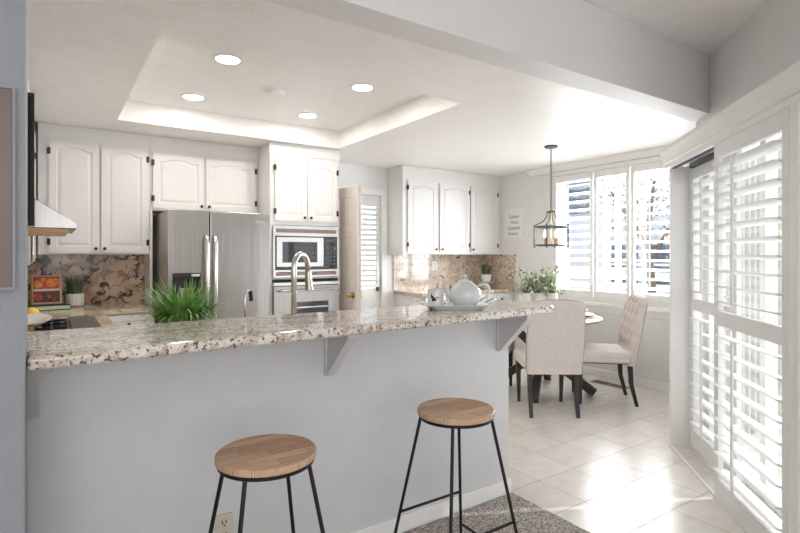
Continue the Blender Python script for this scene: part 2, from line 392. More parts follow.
# patio door shutters, in the frame of the diagonal wall (x towards the camera, y outwards)
def dloc(u, v, z=0):
    v_ = Matrix.Rotation(DR, 3, 'Z') @ Vector((u, v, z)); return (DL[0] + v_.x, DL[1] + v_.y, v_.z)
G2 = 'tall sliding shutters of the patio door'
shutter('tall white sliding shutter of the patio door, nearer the camera', dloc(.85, 1.192), DR, .765, .02, 2.0, .088, 10, R(-14), mid=1.02, n2=9, tilt2=R(-10), group=G2,
        stile=.055, top=.10, bot=.115)
shutter('tall white sliding shutter of the patio door, farther one on the back track', dloc(.02, 1.345), DR, .735, .02, 1.975, .088, 10, R(-14), mid=1.02, n2=9, tilt2=R(-10), group=G2,
        stile=.055, top=.075, bot=.115)
# surrounding box of the shutters
w = MB(); w.box(-.02, 1.205, .0, .012, 1.414, 2.0)
dg(w, 'trim_3', 'trim', bevel=.003)
w = MB(); w.box(1.625, 1.175, 0, 1.69, 1.414, 2.0)
dg(w, 'trim_4', 'trim', bevel=.003)
w = MB()
prof = [(1.172, 1.985), (1.172, 2.015), (1.162, 2.02), (1.162, 2.04), (1.152, 2.075), (1.138, 2.10), (1.135, 2.12), (1.15, 2.125), (1.414, 2.125), (1.414, 2.02), (1.20, 2.02), (1.20, 1.985)]
w.prism(prof, -.015, 1.78, Matrix(((0, 0, 1, 0), (1, 0, 0, 0), (0, 1, 0, 0), (0, 0, 0, 1))))
dg(w, 'trim_5', 'trim')
dg(MB().box(.015, 1.215, 1.985, 1.6, 1.235, 2.02).box(0, 1.33, 1.985, 1.6, 1.36, 2.02), 'trim_6', 'iron')
dg(MB().box(.015, 1.19, 0, 1.6, 1.204, .012).box(0.015, 1.33, 0, 1.6, 1.36, .012), 'trim_7', 'trim')
# sliding patio door
w = MB()
for a in (0, .78, 1.64): w.box(a, 1.44, 0, a + .06, 1.50, 2.08)
w.box(0, 1.44, 0, 1.7, 1.5, .07).box(0, 1.44, 2.01, 1.7, 1.5, 2.08)
pd = dg(w, 'door_1', 'white', bevel=.003)
MB().box(.05, 1.468, .06, 1.66, 1.474, 2.03).build('door_glass', 'glass', pd)
MB().box(1.28, 1.432, .05, 1.30, 1.438, 2.05).box(1.33, 1.432, .05, 1.345, 1.438, 2.05).box(.765, 1.45, .05, .778, 1.49, 2.03).build('gasket', 'black', pd)

# ------------------------------------------------------------ outside
struct('ground', MB().box(2.5, -8, -.2, 14, 14, -.105), 'patio')
tag(MB().prism([(3.0, -8), (3.3, .1), (5.25, 1.77), (5.25, 5.6), (14, 5.6), (14, -8)], -.10, -.06).build('patio_slab', 'patio'), kind='structure')
w = MB()
for i in range(14): w.box(3.96 + i * .1, 1.755, -.05, 3.985 + i * .1, 1.779, 2.62)
struct('trim_8', w, 'siding')
w = thing('neighbour_house', 'pale stucco house with long windows seen through the nook shutters', 'building', (9.5, 3.6, -.1))
MB().box(0, -4.5, 0, 3, 5.5, 2.2).build('wall', 'neigh', w)
m_ = MB()
for i in range(14): m_.prism([(0, 0), (-.03, .01), (0, .19)], 2.9, 6.5, Matrix(((1, 0, 0, 0), (0, 0, 1, 0), (0, 1, 0, 2.2 + i * .19), (0, 0, 0, 1))))
m_.box(0, 2.9, 2.2, 3, 6.5, 4.9).build('upper_storey', 'neigh', w)
for y0 in (3.15, 4.5): f = MB().box(-.05, y0, 2.35, -.031, y0 + 1.0, 3.2).build('window', 'darkglass', w); MB().box(-.07, y0, 2.75, -.051, y0 + 1.0, 2.8).build('mullion', 'white', f)
for y0, y1 in ((-2.2, -.9), (-.5, .7), (1.3, 2.7)):
    f = MB().box(-.04, y0, .9, 0, y1, 1.65).build('window', 'darkglass', w)
    MB().box(-.06, y0, 1.25, -.04, y1, 1.30).box(-.06, (y0 + y1) / 2 - .03, .9, -.04, (y0 + y1) / 2 + .03, 1.65).build('mullion', 'white', f)
fn = thing('garden_fence', 'white board fence beyond the patio, behind the nook shutters', 'fence', (8.2, 3.6, -.1))
m_ = MB()
for i in range(5): m_.box(0, -5, .25 + i * .2, .025, 5, .38 + i * .2)
m_.build('board_panel', 'white', fn)
for y in (-4, -2, 0, 2, 4): MB().box(.025, y, 0, .10, y + .09, 1.25).build('post', 'white', fn)
tr = thing('garden_tree', 'green leafy tree outside the nook window', 'tree', (7.6, 4.4, -.1))
MB().tube([(0, 0, 0), (.03, 0, 1), (-.02, .05, 1.8), (.1, 0, 2.6)], [.07, .06, .05, .02]).tube([(0, 0, 1.4), (.3, -.3, 2.1), (.5, -.5, 2.5)], [.04, .03, .01]).tube([(0, 0, 1.5), (-.1, .4, 2.2), (-.1, .7, 2.6)], [.04, .03, .01]).build('trunk', 'bark', tr)
m_ = MB()
for i in range(500):
    c = random.choice([(0, 0, 2.4), (.4, -.5, 2.3), (-.1, .6, 2.4), (.1, .1, 1.9)])
    p = Vector(c) + Vector((random.gauss(0, .28), random.gauss(0, .3), random.gauss(0, .22)))
    d = Vector((random.uniform(-1, 1), random.uniform(-1, 1), random.uniform(-1, .4))).normalized() * .05; s_ = d.cross(Vector((.3, .5, .8))).normalized() * .02
    vs = [m_.bm.verts.new(p), m_.bm.verts.new(p + d * .5 + s_), m_.bm.verts.new(p + d), m_.bm.verts.new(p + d * .5 - s_)]; m_.bm.faces.new(vs)
tag(m_.build('foliage', 'treeleaf', tr), kind='stuff')

# ------------------------------------------------------------ doors in the back wall
struct('trim_9', MB().box(2.50, YB - .02, 0, 2.565, YB, 2.10).box(3.385, YB - .02, 0, 3.455, YB, 2.10).box(2.50, YB - .02, 2.095, 3.455, YB, 2.17), 'trim', bevel=.004)
# open panelled leaf, hinged on the left jamb
d2 = bpy.data.objects.new('door_2', None); COL.objects.link(d2); d2['kind'] = 'structure'
d2.location = (2.565, 5.40, 0); d2.rotation_euler = (0, 0, R(-86))
def raised(m, x0, z0, x1, z1, y, arch=0, fr=.05, side=-1, N=17):
    """face of a door: frame, recess and raised field; arch > 0 gives a cathedral top. side -1 faces -y"""
    def outline(t, raise_):
        a, b, lo, hi = x0 + fr + t, x1 - fr - t, z0 + fr + t, z1 - fr - t
        pts = [(a, lo), (b, lo)]
        for i in range(N):
            u = 1 - 2 * i / (N - 1); x = (a + b) / 2 + u * (b - a) / 2
            s_ = (cos(pi * min(1, max(0, (abs(u) - .30) / .5))) + 1) / 2
            pts.append((x, hi - arch * (1 - s_)))
        return pts
    o0 = [(x0, z0), (x1, z0)] + [((x0 + x1) / 2 + (1 - 2 * i / (N - 1)) * (x1 - x0) / 2, z1) for i in range(N)]
    rings = [(o0, 0), (outline(0, 0), 0), (outline(.008, 0), .007), (outline(.016, 0), .007), (outline(.034, 0), .001)]
    R_ = []
    for pts, dep in rings: R_.append([m.bm.verts.new((x, y - side * dep, z)) for x, z in pts])
    n = len(o0)
    for a, b in zip(R_, R_[1:]):
        for i in range(n):
            j = (i + 1) % n; m.bm.faces.new((a[i], a[j], b[j], b[i]))
    m.bm.faces.new(R_[-1]); return m
m_ = MB().box(0, -.012, .01, .78, .022, 2.08)
m_.box(0, -.018, .01, .11, .028, 2.08).box(.67, -.018, .01, .78, .028, 2.08)
for z0, z1 in ((.01, .2), (.80, .95), (1.55, 1.66), (1.97, 2.08)): m_.box(.11, -.018, z0, .67, .028, z1)
m_.box(.36, -.018, .2, .42, .028, 1.97)
for z0, z1 in ((.24, .76), (.99, 1.51), (1.70, 1.93)):
    for a in (.15, .46): m_.box(a, -.016, z0, a + .17, .026, z1)
leaf = m_.build('door_leaf', 'door', d2, bevel=.004)
MB().cyl((.70, -.018, .95), (.70, -.05, .95), .012).ball((.70, -.065, .95), .028).cyl((.70, -.019, .95), (.70, -.024, .95), .032).build('door_handle', 'brass', d2, smooth='auto')
MB().cyl((.70, .028, .95), (.70, .06, .95), .012).ball((.70, .075, .95), .028).cyl((.70, .029, .95), (.70, .034, .95), .032).build('door_handle', 'brass', d2, smooth='auto')
# exterior half glazed door
w = MB().box(2.57, YB + .04, 0, 2.95, YB + .08, 2.09).box(3.35, YB + .04, 0, 3.385, YB + .08, 2.09).box(2.95, YB + .04, 0, 3.35, YB + .08, .95).box(2.95, YB + .04, 1.98, 3.35, YB + .08, 2.09)
d3 = struct('door_3', w, 'trim', bevel=.003)
MB().box(2.95, YB + .065, .95, 3.35, YB + .07, 1.98).build('door_glass', 'glass', d3)
MB().cyl((3.345, YB + .04, 1.0), (3.345, YB + .01, 1.0), .02).box(3.33, YB + .005, .92, 3.36, YB + .04, 1.06).build('door_handle', 'bronze', d3)
shutter('small white shutter on the glazed back door beside the pantry leaf', (2.98, YB + .012, 0), 0, .38, .97, 2.0, .062, 15, R(-22), stile=.035, top=.04, bot=.04, rodside=-1, th=.02)

YC, XC = YB - .004, XL + .004
# ------------------------------------------------------------ cabinets
def knob(c, parent, d=(0, -1, 0), mat='bronze', r=.014):
    c = Vector(c); d = Vector(d)
    return MB().cyl(c, c + d * .016, .005).ball(c + d * .021, r, seg=12).build('knob', mat, parent, smooth='auto')
def cdoor(parent, x0, x1, z0, z1, y, arch=.024, knobside=1, knobz='low', hinges=True, name='door'):
    m = MB(); m.box(x0 + .001, y + .0095, z0 + .001, x1 - .001, y + .018, z1 - .001); raised(m, x0, z0, x1, z1, y, arch)
    d = m.build(name, 'cab', parent)
    kx = x1 - .025 if knobside > 0 else x0 + .025
    if knobside == 0: kx = (x0 + x1) / 2
    kz = {'low': z0 + .035, 'high': z1 - .04, 'mid': (z0 + z1) / 2}[knobz]
    knob((kx, y, kz), d)
    if hinges and knobside:
        hx = x0 if knobside > 0 else x1
        for hz in (z0 + .09, z1 - .09):
            MB().box(hx - .012, y - .003, hz - .025, hx + .012, y + .012, hz + .025).cyl((hx, y - .004, hz - .028), (hx, y - .004, hz + .028), .004, seg=8).build('hinge', 'bronze', d)
    return d
def crown(x0, x1, y, z0, z1, depth=.03):
    m = MB(); m.prism([(0, 0), (-.008, 0), (-depth, (z1 - z0) * .7), (-depth, z1 - z0), (0, z1 - z0)], x0, x1, Matrix(((0, 0, 1, 0), (1, 0, 0, y), (0, 1, 0, z0), (0, 0, 0, 1)))); return m
# left of the fridge
c = thing('wall_cabinet', 'white double wall cabinet with arched doors left of the fridge', 'cabinet', (.32, YB, 1.37))
def P(o, *objs):  # keeps world coordinates while parenting under a placed thing
    for x in objs: x.matrix_parent_inverse = Matrix.Translation(o.location).inverted()
def body(c, mb, name='body', mat='cab', **k):
    o = mb.build(name, mat, c, bevel=.002, **k); P(c, o); return o
YU = 5.09
body(c, MB().box(-.085, YU, 1.37, .742, YC, ZK - .002))
P(c, cdoor(c, -.012, .343, 1.385, 2.305, YU - .02, knobside=1), cdoor(c, .358, .718, 1.385, 2.305, YU - .02, knobside=-1))
# over the fridge
c = thing('wall_cabinet', 'short white double cabinet above the stainless fridge', 'cabinet', (1.23, YB, 1.77))
body(c, MB().box(.743, YU, 1.765, 1.722, YC, ZK - .002))
P(c, cdoor(c, .760, 1.200, 1.785, 2.285, YU - .02, knobside=1), cdoor(c, 1.218, 1.695, 1.785, 2.285, YU - .02, knobside=-1))
# filler panel left of the fridge
o = MB().box(.735, 5.07, .0, .755, YC, 1.765).build('fridge_panel', 'cab'); tag(o, 'narrow white end panel standing left of the fridge', 'panel')
# oven tower
c = thing('oven_cabinet', 'tall white cabinet housing the microwave and wall oven', 'cabinet', (2.09, YB, 0))
YT = 4.75
m_ = MB().box(1.723, YT, .0, 1.745, YC, ZK - .002).box(2.435, YT, 0, 2.457, YC, ZK - .002).box(1.745, YT, 1.655, 2.435, YC, ZK - .002).box(1.745, YT, 1.13, 2.435, YC, 1.145).box(1.745, YT, 0, 2.435, YC, .40)
m_.box(1.745, YB - .02, .4, 2.435, YC, 1.65)
m_.box(1.715, YT - .008, 2.33, 2.462, YT, 2.437)
body(c, m_)
P(c, cdoor(c, 1.768, 2.087, 1.695, 2.29, YT - .02, knobside=1), cdoor(c, 2.105, 2.428, 1.695, 2.29, YT - .02, knobside=-1))
P(c, cdoor(c, 1.768, 2.428, .12, .39, YT - .02, arch=0, knobside=0, knobz='mid', name='drawer'))
# microwave
mw = thing('microwave_oven', 'built-in stainless microwave with black window above the wall oven', 'microwave', (2.09, 4.75, 1.147))
def lb(o, mb, name, mat, **k): return mb.build(name, mat, o, **k)
lb(mw, MB().box(-.343, 0, .003, .343, .45, .505), 'body', 'steelside')
fr = lb(mw, MB().box(-.345, -.03, .0, .345, -.001, .075).box(-.345, -.03, .40, .345, -.001, .503).box(-.345, -.03, .075, -.325, -.001, .4).box(.325, -.03, .075, .345, -.001, .4), 'trim_frame', 'chrome', bevel=.002)
for z in (.012, .425):
    lb(mw, MB().box(-.315, -.036, z + .008, .315, -.031, z + .045), 'vent_grille', 'ovenvent')
mdoor = lb(mw, MB().box(-.325, -.04, .082, .325, -.002, .40), 'door', 'blackgloss', bevel=.004)
MB().box(-.315, -.046, .105, .165, -.041, .39).build('door_frame', 'chrome', mdoor, bevel=.002)
MB().box(-.26, -.050, .145, .10, -.047, .345).build('window', 'blackgloss', mdoor)
cp = lb(mw, MB().box(.185, -.046, .10, .315, -.041, .39), 'control_panel', 'blackgloss')
m_ = MB()
for i in range(3):
    for j in range(6): m_.box(.197 + i * .038, -.049, .12 + j * .034, .225 + i * .038, -.0465, .14 + j * .034)
m_.box(.2, -.049, .345, .30, -.0465, .375).build('keypad', 'iron', cp)
# wall oven
ov = thing('wall_oven', 'stainless wall oven with dark window below the microwave', 'oven', (2.09, 4.75, .41))
lb(ov, MB().box(-.343, 0, .0, .343, .5, .715), 'body', 'steelside')
lb(ov, MB().box(-.345, -.012, .695, .345, -.001, .718), 'gap_strip', 'black')
odr = lb(ov, MB().box(-.345, -.045, .04, .345, -.001, .655), 'door', 'steel', bevel=.004)
lb(ov, MB().box(-.345, -.04, .66, .345, -.001, .692), 'control_panel', 'chrome', bevel=.003)
MB().box(-.17, -.05, .12, .22, -.0455, .50).build('window', 'blackgloss', odr)
m_ = MB()
for z in (.2, .28, .36, .44): m_.box(-.165, -.053, z, .215, -.0505, z + .012)
m_.build('rack', 'chrome', odr)
MB().tube([(-.30, -.045, .61), (-.30, -.09, .615), (-.27, -.10, .615), (.27, -.10, .615), (.30, -.09, .615), (.30, -.045, .61)], .011).build('handle', 'chrome', odr, smooth=True)
# fridge
fz = thing('refrigerator', 'stainless side-by-side refrigerator with black water dispenser', 'refrigerator', (1.235, 4.6, 0))
lb(fz, MB().box(-.43, .07, .03, .43, .79, 1.735), 'body', 'steelside', bevel=.004)
fd = lb(fz, MB().box(-.435, .0, .05, -.105, .066, 1.745), 'door', 'steel', bevel=.008, seg=3)
f2 = lb(fz, MB().box(-.097, .0, .05, .435, .066, 1.745), 'door', 'steel', bevel=.008, seg=3)
m_ = MB().tube([(-.135, 0, 1.52), (-.135, -.045, 1.52), (-.135, -.052, 1.47), (-.135, -.052, .6), (-.135, -.045, .55), (-.135, 0, .55)], .021, 10); m_.build('handle', 'chrome', fd, smooth=True)
m_ = MB().tube([(-.065, 0, 1.52), (-.065, -.045, 1.52), (-.065, -.052, 1.47), (-.065, -.052, .6), (-.065, -.045, .55), (-.065, 0, .55)], .021, 10); m_.build('handle', 'chrome', f2, smooth=True)
ds = MB().box(-.40, -.006, .84, -.175, .0, 1.215).build('water_dispenser', 'blackgloss', fd, bevel=.003)
MB().box(-.34, -.010, .96, -.23, -.0065, 1.09).build('dispenser_tray', 'chrome', ds); MB().box(-.25, -.01, 1.185, -.185, -.0065, 1.205).build('display', 'white', ds)
MB().box(.30, -.0025, 1.655, .39, 0, 1.67).build('badge', 'chrome', f2)
MB().box(-.42, .01, .0, .42, .06, .045).build('toe_grille', 'black', fz)
# right wall cabinet
c = thing('wall_cabinet', 'white triple door wall cabinet above the pale backsplash by the nook', 'cabinet', (4.28, YB, 1.37))
body(c, MB().box(3.480, YU - .0, 1.37, 5.098, YC, ZK - .002))
m_ = crown(3.47, 5.09, YU, 2.40, 2.437, .012); o = m_.build('crown_moulding', 'cab', c); P(c, o)
P(c, cdoor(c, 3.545, 3.985, 1.40, 2.265, YU - .02, knobside=1), cdoor(c, 4.035, 4.52, 1.40, 2.265, YU - .02, knobside=-1), cdoor(c, 4.550, 5.03, 1.40, 2.265, YU - .02, knobside=-1))
# left wall cabinets (seen edge on)
for lab, y0, y1, z0, kz in (('white side wall cabinet with black knobs, between hood and back corner', 4.16, 5.068, 1.30, 1.335), ('short white cabinet directly above the range hood', 3.28, 4.14, 1.72, 1.95)):
    c = thing('wall_cabinet', lab, 'cabinet', (XL, (y0 + y1) / 2, z0))
    T = Matrix.Identity(4)
    body(c, MB().box(XC, y0, z0, -.115, y1, ZK))
    n_ = 2; wd = (y1 - y0) / n_
    for i in range(n_):
        m = MB(); raised(m, y0 + i * wd + .01, z0 + .02, y0 + (i + 1) * wd - .01, 2.30, 0, .03); m.box(y0 + i * wd + .01, .0095, z0 + .02, y0 + (i + 1) * wd - .01, .018, 2.30)
        bmesh.ops.transform(m.bm, matrix=Matrix(((0, -1, 0, -.097), (1, 0, 0, 0), (0, 0, 1, 0), (0, 0, 0, 1))), verts=m.bm.verts)
        d = m.build('door', 'cab', c); P(c, d)
        k = knob((-.097, y0 + (i + .5) * wd + (.5 - i) * (wd - .07), kz), d, (1, 0, 0))
# base cabinets
def bdoors(c, xs, y, z0=.12, z1=.70, dz1=.87):
    for a, b in zip(xs, xs[1:]):
        P(c, cdoor(c, a + .01, b - .01, z0, z1, y - .02, arch=0, knobz='high', hinges=False), cdoor(c, a + .01, b - .01, z1 + .02, dz1, y - .02, arch=0, knobside=0, knobz='mid', hinges=False, name='drawer'))
c = thing('base_cabinet', 'white base cabinet under the worktop left of the fridge', 'cabinet', (.5, YB, 0))
body(c, MB().box(XC, 4.82, .1, .735, YC, .88).box(XC, 4.88, 0, .735, YC, .1)); bdoors(c, (.345, .73), 4.82)
c = thing('base_cabinet', 'white base cabinet along the left wall under the cooktop', 'cabinet', (XL, 3.8, 0))
body(c, MB().box(XC, 2.90, .1, .30, 4.81, .88).box(XC, 2.9, 0, .24, 4.81, .1))
c = thing('base_cabinet', 'white sink cabinet behind the bar wall', 'cabinet', (1.2, 2.26, 0))
m_ = MB().box(XC, 2.262, .1, .58, 2.87, .88).box(1.38, 2.262, .1, 2.16, 2.87, .88).box(.58, 2.262, .1, 1.38, 2.87, .62).box(XC, 2.262, 0, 2.16, 2.8, .1)
body(c, m_)
c = thing('base_cabinet', 'white base cabinet under the right worktop near the dining nook', 'cabinet', (4.3, YB, 0))
body(c, MB().box(3.58, 4.84, .1, 5.095, YC, .88).box(3.6, 4.9, 0, 5.095, YC, .1)); bdoors(c, (3.6, 4.1, 4.6, 5.08), 4.84)
# worktops
m_ = MB().box(XC, 2.87, .88, .345, 4.79, .92).box(XC, 4.79, .88, .733, YC, .92)
m_.box(XC, 2.262, .88, .62, 2.90, .92).box(1.34, 2.262, .88, 2.17, 2.90, .92).box(.62, 2.262, .88, 1.34, 2.43, .92).box(.62, 2.83, .88, 1.34, 2.90, .92)
tag(m_.build('worktop', 'granite', bevel=.003), 'brown granite worktop wrapping round the left side of the kitchen', 'worktop')
tag(MB().box(3.555, 4.80, .88, 5.098, YC, .92).build('worktop', 'granite', bevel=.004), 'brown granite worktop below the triple wall cabinet', 'worktop')
# backsplashes
m_ = MB().box(XC, 5.40, .921, .735, YC, 1.369)
sp = tag(m_.build('backsplash', 'splash'), 'dark-veined brown granite backsplash left of the fridge', 'backsplash')
for x in (.08, .40): MB().box(x, 5.397, .921, x + .003, 5.3995, 1.369).build('joint', 'ventslot', sp)
tag(MB().box(XC, 2.9, .921, XL + .02, 5.399, 1.29).build('backsplash', 'splash'), 'brown granite backsplash on the left wall behind the cooktop', 'backsplash')
tag(MB().box(3.555, 5.40, .921, 5.098, YC, 1.369).box(5.08, 4.80, .921, 5.098, 5.40, 1.369).build('backsplash', 'splash_glare'), 'glossy granite backsplash behind the teapot, glare put into its pale colour', 'backsplash')
for x in (3.68, 4.20):
    o = thing('wall_outlet', 'pale wall outlet on the right backsplash, %s one' % ('left' if x < 4 else 'right'), 'outlet', (x, 5.40, 1.22))
    lb(o, MB().box(-.04, -.006, -.06, .04, 0, .06), 'cover_plate', 'white', bevel=.002)
    lb(o, MB().box(-.015, -.008, .01, .015, -.0062, .04).box(-.015, -.008, -.04, .015, -.0062, -.01), 'socket', 'plate')
# sink
m_ = MB().box(.62, 2.43, .70, 1.34, 2.83, .71).box(.62, 2.43, .71, .632, 2.83, .88).box(1.328, 2.43, .71, 1.34, 2.83, .88).box(.632, 2.43, .71, 1.328, 2.442, .88).box(.632, 2.818, .71, 1.328, 2.83, .88)
tag(m_.build('kitchen_sink', 'steel', bevel=.003), 'stainless sink basin set in the worktop behind the bar', 'sink')

# ------------------------------------------------------------ hood, panel, cooktop
hd = thing('range_hood', 'stainless wedge range hood on the left kitchen wall', 'range hood', (XL, 3.3, 1.51))
T = Matrix(((1, 0, 0, 0), (0, 0, 1, 0), (0, 1, 0, 0), (0, 0, 0, 1)))
lb(hd, MB().prism([(0, 0), (.54, 0), (.54, .03), (.34, .16), (0, .20)], 0, .78, T), 'canopy', 'steel', bevel=.003)
lb(hd, MB().box(.02, .02, -.02, .50, .76, -.001), 'underside_panel', 'hoodwood')
pn = thing('wall_television', 'tall black flat panel mounted high beside the hood', 'television', (-.25, 2.86, 1.50))
lb(pn, MB().box(-.16, 0, 0, .19, .04, .60), 'bezel', 'black', bevel=.004)
lb(pn, MB().box(-.145, -.004, .02, .175, -.0005, .58), 'screen', 'blackgloss')
lb(pn, MB().box(-.17, .045, .2, .0, .08, .4), 'wall_bracket', 'iron')
ck = thing('gas_cooktop', 'stainless gas cooktop with black burners and grill grates', 'cooktop', (-.04, 3.74, .921))
lb(ck, MB().box(-.27, -.38, 0, .30, .38, .012), 'surface', 'chrome', bevel=.004)
for y in (-.26, -.06, .14):
    for x in (.045, ):
        b = lb(ck, MB().cyl((x, y, .012), (x, y, .03), .045), 'burner', 'black')
        m_ = MB().box(x - .075, y - .007, .031, x + .075, y + .007, .044).box(x - .007, y - .075, .031, x + .007, y + .075, .044)
        m_.box(x - .08, y - .085, .012, x - .07, y + .085, .036).box(x + .07, y - .085, .012, x + .08, y + .085, .036)
        m_.build('grate', 'black', b)
m_ = MB()
for i in range(16): m_.box(.14, -.36 + i * .046, .014, .285, -.336 + i * .046, .034)
lb(ck, m_, 'grill_grate', 'grate')
pt = tag(MB().lathe([(.02, 0), (.11, .004), (.17, .03), (.175, .034), (.165, .034), (.11, .012), (.02, .01)], seg=40, sx=.72, sy=1.75).build('cooktop_glare', 'white', smooth='auto'),
         'white oval shape standing in for bright reflection on left half of the cooktop', 'cooktop_glare')
pt.location = (-.115, 3.68, .966)  # added white dish shape stands in for the steel's bright reflection
lm = thing('fruit_bowl', 'low straw-coloured bowl on the worktop beyond the cooktop', 'bowl', (-.135, 4.27, .921))
lb(lm, MB().lathe([(.04, 0), (.08, .03), (.085, .055), (.078, .055), (.07, .03), (.02, .012)], seg=28), 'dish', 'weave', smooth='auto')
for i, (x, y, lab) in enumerate(((.03, .02, 'right-hand'), (-.032, .01, 'left-hand'))):
    o = tag(MB().ball((0, 0, 0), .036, (1.25, 1, 1)).build('lemon', 'lemon', smooth=True), 'yellow lemon in the low bowl, ' + lab + ' one', 'lemon', 'lemons in the low bowl')
    o.location = (-.135 + x, 4.27 + y, .975); o.rotation_euler = (0, .2, i)

# ------------------------------------------------------------ things in the left corner
b = thing('book', 'green book with pale pages lying flat below the cookbook', 'book', (-.01, 5.13, .921), R(8))
lb(b, MB().box(-.135, -.1, 0, .135, .1, .004).box(-.135, -.1, .034, .135, .1, .038).box(-.135, .096, 0, .135, .1, .038), 'cover', 'bookcover')
lb(b, MB().box(-.13, -.096, .0045, .13, .095, .0335), 'pages', 'pages')
ckb = thing('cookbook', 'red and orange cookbook standing on a wooden stand in the corner', 'book', (-.025, 5.20, .961), R(4))
bl = R(-12)
TM = Matrix.Rotation(bl, 4, 'X')
lb(ckb, MB().box(-.10, 0, .002, .10, .02, .24, TM), 'cover', 'bookphoto_cream')
def cover(mb, name, mat): return lb(ckb, mb, name, mat)
cover(MB().box(-.092, -.003, .012, .092, -.0005, .105, TM), 'lower_photo', 'bookphoto_dark')
cover(MB().box(-.092, -.003, .125, .092, -.0005, .23, TM), 'upper_photo', 'bookphoto_red')
m_ = MB()
for x, z, r in ((-.055, .165, .032), (.03, .175, .035), (.065, .185, .025), (-.02, .20, .018)):
    m_.cyl(TM @ Vector((x, -.0035, z)), TM @ Vector((x, -.0055, z)), r, seg=20)
cover(m_, 'orange_fruit_print', 'bookphoto_orange')
m_ = MB()
for x, z, r in ((-.06, .06, .032), (.02, .06, .014), (.05, .035, .012)): m_.cyl(TM @ Vector((x, -.0035, z)), TM @ Vector((x, -.0055, z)), r, seg=20)
cover(m_, 'tomato_print', 'bookphoto_red')
def text(s, size, mat, parent, mtx, name='lettering', ext=.0006, space=1.0):
    cu = bpy.data.curves.new(name, 'FONT'); cu.body = s; cu.size = size; cu.align_x = 'CENTER'; cu.align_y = 'CENTER'; cu.extrude = ext; cu.space_character = space
    tmp = bpy.data.objects.new('text_source', cu); me = bpy.data.meshes.new_from_object(tmp); bpy.data.objects.remove(tmp)
    o = bpy.data.objects.new(name, me); COL.objects.link(o); me.materials.clear(); me.materials.append(M[mat]); o.parent = parent; o.matrix_local = mtx; return o
text('CRAFTDOWN', .026, 'white', ckb, TM @ Matrix.Translation((0, -.007, .115)) @ Matrix.Rotation(R(90), 4, 'X'), name='title', ext=.001)
lb(ckb, MB().box(-.11, -.03, -.001, .11, .07, .0015).box(-.11, .022, .0, -.10, .03, .25, TM).box(.10, .022, .0, .11, .03, .25, TM), 'stand', 'weave')

def blades(n, L, lean, wid, r0, seed, zb=0, curl=1.0):
    rd = random.Random(seed); m = MB()
    for i in range(n):
        a = rd.uniform(0, 2 * pi); rr = r0 * math.sqrt(rd.random()); l_ = L * rd.uniform(.65, 1.08); le = lean * rd.uniform(.1, 1)
        base = Vector((rr * cos(a), rr * sin(a), zb)); dirh = Vector((cos(a + rd.gauss(0, .5)), sin(a + rd.gauss(0, .5)), 0)).normalized()
        side = dirh.cross(Vector((0, 0, 1))); K = 6; prev = None; p = base.copy(); th = .08 + .15 * rd.random()
        for k in range(K + 1):
            t = k / K; w_ = wid * (1 - t ** 2) * .5 + .0003
            v = (m.bm.verts.new(p - side * w_), m.bm.verts.new(p + side * w_))
            if prev: m.bm.faces.new((prev[0], prev[1], v[1], v[0]))
            prev = v; th += le * curl / K * (1 + t); p = p + (dirh * sin(th) + Vector((0, 0, cos(th)))) * (l_ / K)
    return m
pl = thing('potted_plant', 'small grassy plant in a white ribbed pot beside the cookbook', 'potted plant', (.175, 5.28, .921))
lb(pl, MB().lathe([(.04, 0), (.062, .01), (.07, .06), (.068, .11), (.06, .112), (.055, .095), (.01, .095)], rib=.02, nrib=14, seg=56), 'pot', 'pot', smooth='auto')
lb(pl, MB().cyl((0, 0, .09), (0, 0, .098), .055), 'soil', 'soil')
lb(pl, blades(110, .19, .5, .007, .045, 3, .097), 'leaves', 'dullgreen', smooth=True)
pl = thing('potted_plant', 'bushy bright green grass plant behind the left end of bar', 'potted plant', (.50, 2.52, .921))
lb(pl, MB().lathe([(.05, 0), (.07, .005), (.082, .11), (.076, .112), (.068, .10), (.01, .10)]), 'pot', 'pot', smooth='auto')
lb(pl, MB().cyl((0, 0, .09), (0, 0, .104), .068), 'soil', 'soil')
lb(pl, blades(430, .265, 1.7, .011, .075, 11, .10), 'leaves', 'green', smooth=True)
pl = thing('potted_plant', 'tiny dark plant in a white pot against the right backsplash', 'potted plant', (4.88, 5.14, .921))
lb(pl, MB().lathe([(.04, 0), (.055, .01), (.075, .10), (.067, .102), (.058, .085), (.01, .085)]), 'pot', 'pot', smooth='auto')
lb(pl, blades(90, .19, .6, .016, .05, 5, .085), 'leaves', 'dullgreen', smooth=True)
# lift the little plant on a white cake stand like dish
o = tag(MB().lathe([(.06, 0), (.03, .02), (.03, .05), (.10, .07), (.12, .085), (.113, .085), (.10, .078), (.01, .076)]).build('cake_stand', 'white', smooth='auto'), 'small white footed dish under the tiny plant', 'dish')
o.location = (4.88, 5.14, .921); pl.location.z = .999

